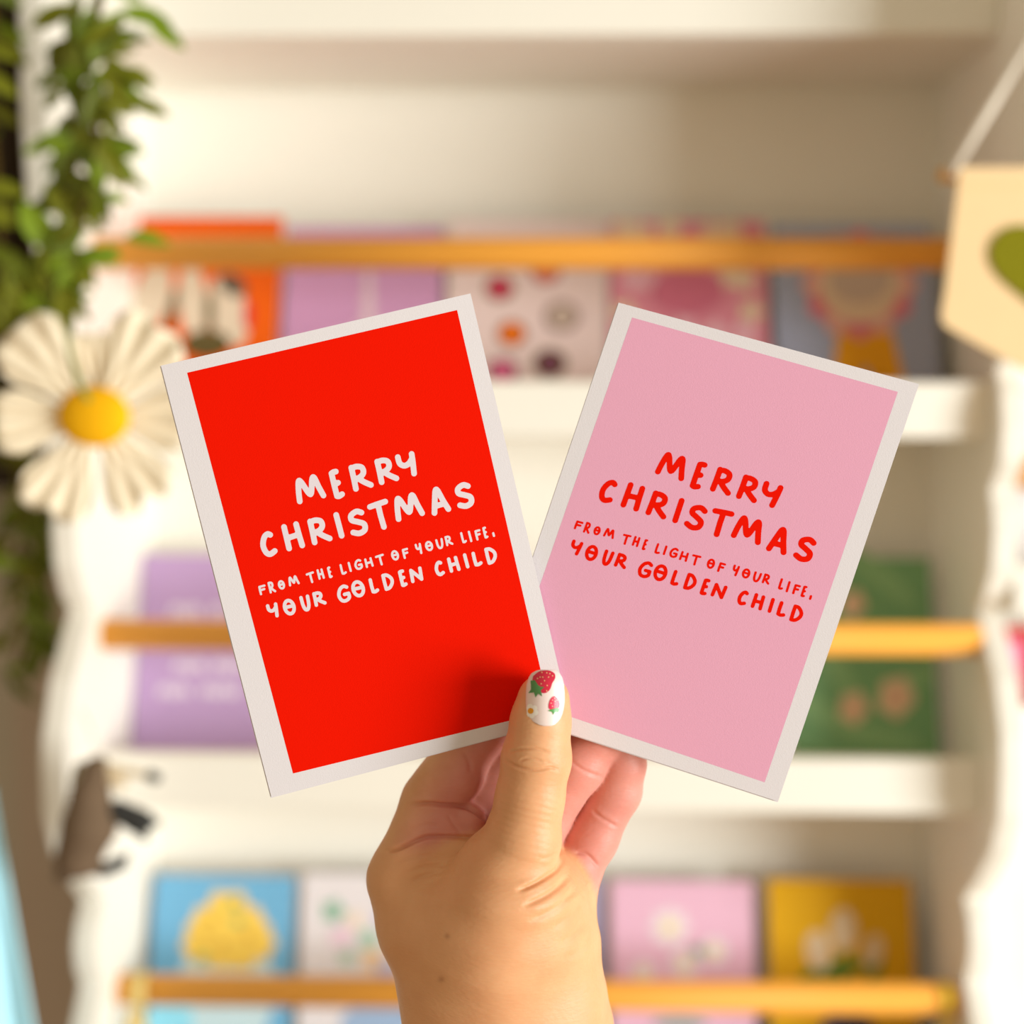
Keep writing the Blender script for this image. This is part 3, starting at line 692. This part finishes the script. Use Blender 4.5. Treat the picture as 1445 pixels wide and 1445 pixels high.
# ------------------------------------------------------------------ the hand
def C(px, py, z, rpx):
    return (L(px, py, z), rpx * (Z0 * 1000 - z) / F)
def build_hand():
    h = 0.7
    lo = np.array([-58., -240., -46.]); hi = np.array([56., -42., 66.])
    ax = [np.arange(lo[i], hi[i] + h, h, dtype=np.float32) for i in range(3)]
    G = np.meshgrid(*ax, indexing='ij')
    thumb = chain(G, [C(767, 988, 9.4, 37), C(763, 1018, 9.4, 41), C(757, 1070, 9.0, 47.5), C(748, 1125, 9.0, 47), C(737, 1185, 8, 53), C(715, 1240, 4, 75), C(706, 1290, 0, 84)], 3)
    palm = chain(G, [C(716, 1255, 2, 74), C(696, 1330, -4, 96), C(706, 1420, -8, 96), C(712, 1520, -6, 105), C(722, 1720, 14, 128), C(730, 2050, 50, 150)], 6)
    palm = smin(palm, chain(G, [C(573, 1240, -12, 51), C(602, 1300, -10, 67), C(634, 1400, -10, 64), C(640, 1520, -8, 66), C(640, 1720, 10, 80), C(635, 2050, 46, 100)], 6), 14)
    palm = smin(palm, chain(G, [C(765, 1262, -6, 62), C(772, 1330, -9, 70), C(780, 1405, -10, 70), C(790, 1520, -8, 72), C(800, 1720, 10, 85), C(815, 2050, 46, 105)], 6), 12)
    palm = smin(palm, chain(G, [C(808, 1400, -16, 44), C(812, 1445, -16, 50), C(818, 1520, -14, 52)], 4), 4)
    palm = smin(palm, chain(G, [C(598, 1225, -12, 44), C(660, 1215, -13, 42), C(790, 1270, -16, 44)], 5), 6)      # web behind the thumb
    index = chain(G, [C(573, 1240, -12, 51), C(613, 1132, -17, 45), C(655, 1062, -16, 40), C(735, 985, -13, 35), C(770, 945, -12, 30)], 3)
    pad1 = chain(G, [C(622, 1108, -13, 37), C(648, 1095, -13, 36)], 2)
    pad2 = chain(G, [C(592, 1166, -11, 28), C(625, 1160, -10.5, 27), C(662, 1159, -11, 25)], 2)
    pad3 = chain(G, [C(590, 1212, -10, 30), C(640, 1206, -11, 26), C(668, 1207, -12, 24)], 2)
    index = smin(index, pad1, 3); index = smin(index, pad2, 2.2); index = smin(index, pad3, 2.2)
    middle = chain(G, [C(650, 1200, -24, 44), C(692, 1100, -22, 42), C(775, 1000, -14, 36), C(805, 955, -12.5, 30)], 3)
    ring = chain(G, [C(742, 1200, -18, 42), C(762, 1157, -15, 40), C(813, 1081, -12.5, 38.5), C(850, 1035, -12.6, 36), C(882, 980, -11.5, 31)], 3)
    pinky = chain(G, [C(790, 1270, -16, 44), C(808, 1232, -17, 38), C(834, 1182, -19, 37), C(868, 1115, -19, 36), C(876, 1078, -17, 34), C(868, 1005, -13, 30)], 3)
    fing = smin(smin(index, middle, .7), smin(ring, pinky, .7), .7)
    body = smin(palm, fing, 5.0)
    pyv = CC - G[1] / (Z0 * 1000) * F
    k = 1.0 + 15.0 * np.clip((pyv - 1204) / 50, 0, 1)
    d = smin(body, thumb, k)
    V, Q = surface_nets(d, lo, h)
    # palmar side of the fingers is pinker
    idx = np.clip(np.round((V - lo) / h).astype(int), 0, np.array(d.shape) - 1)
    fv = fing[tuple(idx.T)]; ov = np.minimum(palm, thumb)[tuple(idx.T)]
    red = np.clip((ov - fv + 1.0) / 4.0, 0, 1)
    return V, Q, red
HV, HQ, HRED = build_hand()
def subdivide(V, Q, W):
    E = np.concatenate([Q[:, [i, (i + 1) % 4]] for i in range(4)]); E.sort(axis=1)
    key = E[:, 0] * len(V) + E[:, 1]; u, inv = np.unique(key, return_inverse=True)
    ea, eb = u // len(V), u % len(V)
    n = len(V); m = len(u); f = len(Q)
    V2 = np.concatenate([V, (V[ea] + V[eb]) / 2, V[Q].mean(1)]); W2 = np.concatenate([W, (W[ea] + W[eb]) / 2, W[Q].mean(1)])
    em = inv.reshape(4, f).T + n; fc = np.arange(f) + n + m
    Q2 = np.concatenate([np.stack([Q[:, i], em[:, i], fc, em[:, (i + 3) % 4]], 1) for i in range(4)])
    for _ in range(2):                                   # relax the new points
        acc = np.zeros_like(V2); cnt = np.zeros(len(V2))
        for i in range(4):
            a, b = Q2[:, i], Q2[:, (i + 1) % 4]
            for k in range(3):
                acc[:, k] += np.bincount(a, V2[b, k], len(V2)) + np.bincount(b, V2[a, k], len(V2))
            cnt += np.bincount(a, minlength=len(V2)) + np.bincount(b, minlength=len(V2))
        V2 = .5 * V2 + .5 * acc / cnt[:, None]
    return V2, Q2, W2
HV, HQ, HRED = subdivide(HV, HQ, HRED)
ppx = CC + HV[:, 0] / (Z0 * 1000 - HV[:, 2]) * F; ppy = CC - HV[:, 1] / (Z0 * 1000 - HV[:, 2]) * F
# knuckle side of the index finger stays tan
edge_x = np.interp(ppy, [1040, 1068, 1110, 1150, 1200, 1240], [620, 600, 573, 553, 532, 521])
HRED *= np.clip((ppx - edge_x - 12) / 55, 0, 1) ** 0.8
HRED = np.where((ppy > 1190) & (ppx < 700), HRED * np.clip((1235 - ppy) / 45, 0, 1), HRED)
nrm = np.zeros_like(HV)
fn = np.cross(HV[HQ[:, 2]] - HV[HQ[:, 0]], HV[HQ[:, 3]] - HV[HQ[:, 1]])
for i in range(4):
    for k in range(3): nrm[:, k] += np.bincount(HQ[:, i], fn[:, k], len(HV))
nrm /= np.linalg.norm(nrm, axis=1)[:, None] + 1e-12
creases = [  # points, depth mm, width px
    ([(720, 1061), (735, 1057), (755, 1056), (774, 1061)], .45, 2.0), ([(715, 1073), (728, 1081), (745, 1086), (762, 1086), (776, 1083), (787, 1086)], .65, 2.3), ([(734, 1073), (748, 1070), (766, 1074)], .35, 1.8),
    ([(768, 1075), (780, 1079), (788, 1082)], .2, 2.2),
    ([(794, 1212), (786, 1226), (770, 1238), (750, 1249), (732, 1256)], .95, 3.6), ([(802, 1236), (788, 1251), (768, 1265), (742, 1277)], .7, 4.5), ([(811, 1256), (796, 1272), (775, 1287), (750, 1298)], .55, 5), ([(818, 1278), (803, 1294), (780, 1309)], .4, 5),
    ([(796, 1200), (780, 1208), (762, 1213)], .35, 3.5), ([(826, 1300), (810, 1318), (792, 1330)], .3, 5), ([(832, 1325), (818, 1342), (800, 1352)], .25, 5),
    ([(578, 1136), (600, 1134), (625, 1136), (645, 1137), (663, 1141), (680, 1152), (688, 1160)], 1.3, 3.4), ([(548, 1203), (575, 1192), (600, 1182), (625, 1181), (660, 1182), (674, 1182)], 1.1, 3.4),
    ([(543, 1200), (562, 1199), (580, 1190)], .4, 3), ([(632, 1150), (642, 1166), (652, 1180)], .25, 3), ([(575, 1172), (600, 1164), (618, 1166)], .3, 3.5), ([(596, 1216), (630, 1206), (660, 1200)], .3, 4),
    ([(572, 1232), (605, 1222), (642, 1222)], .35, 3.5), ([(580, 1243), (612, 1233), (646, 1228)], .35, 3.5), ([(560, 1215), (590, 1209), (612, 1206)], .3, 3.5), ([(606, 1246), (630, 1238), (650, 1236)], .25, 3.5),
    ([(805, 1074), (822, 1086), (838, 1093), (852, 1097)], .35, 3), ([(836, 1143), (850, 1155), (870, 1166)], .4, 3), ([(812, 1203), (828, 1206), (844, 1223)], .45, 3), ([(800, 1226), (815, 1252), (826, 1268)], .3, 3), ([(655, 1062), (662, 1075), (664, 1090)], .35, 4),
]
facing = np.clip(nrm[:, 2] * 1.6, 0, 1)
disp = np.zeros(len(HV))
for pts, dep, wpx in creases:
    sp = np.array(spline(pts, 6)); best = np.full(len(HV), 1e9); tt = np.zeros(len(HV))
    sel = (ppx > sp[:, 0].min() - 20) & (ppx < sp[:, 0].max() + 20) & (ppy > sp[:, 1].min() - 20) & (ppy < sp[:, 1].max() + 20)
    ii = np.where(sel)[0]; X = np.c_[ppx[ii], ppy[ii]]
    for n in range(len(sp) - 1):
        a, b = sp[n], sp[n + 1]; ab = b - a
        t = np.clip(((X - a) @ ab) / (ab @ ab + 1e-9), 0, 1)
        dd = np.linalg.norm(X - a - t[:, None] * ab, axis=1)
        m_ = dd < best[ii]; best[ii[m_]] = dd[m_]; tt[ii[m_]] = (n + t[m_]) / (len(sp) - 1)
    fade = np.clip(np.minimum(tt, 1 - tt) * 5 + .25, 0, 1)
    disp -= 1.35 * dep * fade * (np.exp(-(best / wpx) ** 2) - .35 * np.exp(-(best / (wpx * 2.6)) ** 2))
# fine transverse skin folds over the thumb joint
fold = np.sin((ppy - .32 * (ppx - 740)) * .62 + 1.3 * np.sin(ppx * .05)) * np.exp(-((ppy - 1165) / 55) ** 2) * np.exp(-((ppx - 745) / 42) ** 2)
disp += .07 * fold
HV2 = HV + nrm * (disp * facing)[:, None]
SK = bpy.data.materials.new('skin'); SK.use_nodes = True
nt = SK.node_tree; b = nt.nodes['Principled BSDF']
at = nt.nodes.new('ShaderNodeAttribute'); at.attribute_name = 'palmar'
tc = nt.nodes.new('ShaderNodeTexCoord')
n1 = nt.nodes.new('ShaderNodeTexNoise'); n1.inputs['Scale'].default_value = 70; n1.inputs['Detail'].default_value = 5; nt.links.new(tc.outputs['Object'], n1.inputs['Vector'])
m1 = nt.nodes.new('ShaderNodeMix'); m1.data_type = 'RGBA'; m1.inputs[6].default_value = s2l((212, 148, 102)) + (1,); m1.inputs[7].default_value = s2l((234, 180, 134)) + (1,)
nt.links.new(n1.outputs['Fac'], m1.inputs[0])
m1b = nt.nodes.new('ShaderNodeMix'); m1b.data_type = 'RGBA'; m1b.inputs[6].default_value = s2l((204, 122, 108)) + (1,); m1b.inputs[7].default_value = s2l((226, 160, 146)) + (1,)
nt.links.new(n1.outputs['Fac'], m1b.inputs[0])
m2 = nt.nodes.new('ShaderNodeMix'); m2.data_type = 'RGBA'; nt.links.new(at.outputs['Fac'], m2.inputs[0]); nt.links.new(m1.outputs[2], m2.inputs[6]); nt.links.new(m1b.outputs[2], m2.inputs[7])
at2 = nt.nodes.new('ShaderNodeAttribute'); at2.attribute_name = 'mole'
m3 = nt.nodes.new('ShaderNodeMix'); m3.data_type = 'RGBA'; nt.links.new(at2.outputs['Fac'], m3.inputs[0]); nt.links.new(m2.outputs[2], m3.inputs[6]); m3.inputs[7].default_value = s2l((130, 72, 36)) + (1,)
nt.links.new(m3.outputs[2], b.inputs['Base Color'])
b.inputs['Roughness'].default_value = .48; b.inputs['Specular IOR Level'].default_value = .35
b.inputs['Subsurface Weight'].default_value = .2; b.inputs['Subsurface Radius'].default_value = (.0035, .0012, .0006); b.inputs['Subsurface Scale'].default_value = 1.0
mp = nt.nodes.new('ShaderNodeMapping'); mp.inputs['Rotation'].default_value = (0, math.radians(18), 0); mp.inputs['Scale'].default_value = (.35, 1, 1.3)
nt.links.new(tc.outputs['Object'], mp.inputs['Vector'])
n2 = nt.nodes.new('ShaderNodeTexNoise'); n2.inputs['Scale'].default_value = 900; n2.inputs['Detail'].default_value = 3; nt.links.new(mp.outputs['Vector'], n2.inputs['Vector'])
bp = nt.nodes.new('ShaderNodeBump'); bp.inputs['Strength'].default_value = .35; bp.inputs['Distance'].default_value = .0004
nt.links.new(n2.outputs['Fac'], bp.inputs['Height']); nt.links.new(bp.outputs['Normal'], b.inputs['Normal'])
hand = mesh('hand', hand_world(HV2), HQ.tolist(), SK, None, True)
org = Vector(hand_world(L(715, 1430, -8)[None])[0]); hand.data.transform(Matrix.Translation(-org)); hand.location = org
tag(hand, 'left hand with strawberry painted thumbnail pinching two Christmas cards', 'hand')
at_ = hand.data.attributes.new('palmar', 'FLOAT', 'POINT'); at_.data.foreach_set('value', HRED.astype(np.float32))
mole = np.zeros(len(HV))
for x, y, r in ((631, 1321, 4.0), (623, 1382, 4.6)): mole = np.maximum(mole, .38 * np.exp(-((ppx - x) ** 2 + (ppy - y) ** 2) / r ** 2) * facing)
at_ = hand.data.attributes.new('mole', 'FLOAT', 'POINT'); at_.data.foreach_set('value', mole.astype(np.float32))

# ------------------------------------------------------------------ painted thumbnail
NK = Z0 * 1000 / F
def nail_pt(x, y, d=0.0):
    cx = 769.5 - (y - 985) * .03
    dx = (x - cx) * NK
    top = max(0.0, 968 - y) * NK; low = max(0.0, y - 985) * NK
    z = 19.05 + (y - 945) / 80 * 1.15 - dx * dx / 15.0 - top * top * .07
    return L(x, y, z + d)
rows = [(945, 762, 781), (946.5, 756, 785), (950, 750, 790), (956, 746, 793.5), (966, 743, 796), (978, 742, 797), (990, 742, 797), (1000, 742.3, 795.6), (1008, 744, 793.6), (1014, 747, 791), (1019, 753, 787), (1022.5, 760, 783), (1024.5, 767, 778)]
NC = 17; V = []; Fc = []
for lay in (0, 1):
    for y, a, c_ in rows:
        for j in range(NC):
            u = j / (NC - 1); V.append(nail_pt(a + (c_ - a) * u, y, 0.0 if lay == 0 else -1.3))
nr = len(rows); N = nr * NC
for i in range(nr - 1):
    for j in range(NC - 1):
        q = i * NC + j; Fc += [(q, q + NC, q + NC + 1, q + 1), (N + q, N + q + 1, N + q + NC + 1, N + q + NC)]
bd = [j for j in range(NC)] + [i * NC + NC - 1 for i in range(1, nr)] + [(nr - 1) * NC + j for j in range(NC - 2, -1, -1)] + [i * NC for i in range(nr - 2, 0, -1)]
for a_, b_ in zip(bd, bd[1:] + bd[:1]): Fc.append((a_, b_, N + b_, N + a_))
NAIL = mat('nail_varnish', (238, 218, 212), .32, .03, 300, spec=.4, coat=.25)
nail = mesh('thumb_nail', [Vector(p) for p in hand_world(np.array(V))], Fc, NAIL, hand, True); nail['label'] = 'glossy white thumbnail painted with strawberries and a daisy'
def nart(name, pts, rgb, lay, scale=True):
    if scale: pts = [(max(680 + x / 8.03, 743.2), 920 + y / 8.03) for x, y in pts]
    c_ = np.mean(pts, 0); d = .14 + .03 * lay; V = [nail_pt(*c_, d)]; n = len(pts)
    for f in (.33, .66, 1.0):
        V += [nail_pt(c_[0] + (x - c_[0]) * f, c_[1] + (y - c_[1]) * f, d) for x, y in pts]
    Fc = [(0, 1 + (i + 1) % n, 1 + i) for i in range(n)]
    for r in range(2):
        Fc += [(1 + r * n + i, 1 + r * n + (i + 1) % n, 1 + (r + 1) * n + (i + 1) % n, 1 + (r + 1) * n + i) for i in range(n)]
    return mesh(name, [Vector(p) for p in hand_world(np.array(V))], Fc, mat('varnish_%d_%d_%d' % rgb, rgb, .32, .05, 400, spec=.35, coat=.15), nail, True)
def circ(cx, cy, rx, ry=None, n=14): return [(cx + rx * math.cos(2 * math.pi * i / n), cy + (ry or rx) * math.sin(2 * math.pi * i / n)) for i in range(n)]
nart('strawberry', [tuple(p) for p in spline([(580, 275), (640, 225), (700, 210), (770, 212), (825, 245), (830, 300), (800, 350), (775, 420), (730, 462), (680, 462), (625, 410), (575, 340), (580, 275)], 3)[:-1]], (206, 40, 66), 0)
nart('strawberry_leaf', [(552, 325), (600, 318), (640, 380), (705, 400), (668, 432), (682, 505), (640, 472), (606, 516), (590, 458), (525, 466), (556, 425)], (84, 138, 78), 2)
nart('strawberry', [tuple(p) for p in spline([(757, 600), (775, 540), (815, 502), (850, 518), (880, 570), (878, 622), (840, 652), (795, 660), (760, 640), (757, 600)], 3)[:-1]], (216, 36, 76), 0)
nart('strawberry_leaf', [(748, 668), (790, 650), (850, 632), (886, 642), (868, 684), (832, 682), (808, 712), (800, 682)], (76, 148, 66), 2)
for x, y in ((680, 232), (735, 236), (660, 285), (690, 285), (755, 285), (710, 325), (672, 360), (740, 380), (735, 440), (770, 245), (630, 300), (800, 270)): nart('seed', circ(x, y, 8, n=8), (236, 178, 130), 2)
for x, y in ((825, 522), (800, 545), (785, 580), (830, 560), (800, 615), (855, 545)): nart('seed', circ(x, y, 6, n=8), (240, 200, 170), 2)
for i in range(6):
    q = math.radians(60 * i + 20); nart('daisy_petal', circ(556 + 52 * math.cos(q), 670 + 50 * math.sin(q), 34), (252, 246, 238), 1)
nart('daisy_centre', circ(552, 668, 34), (236, 160, 20), 3)
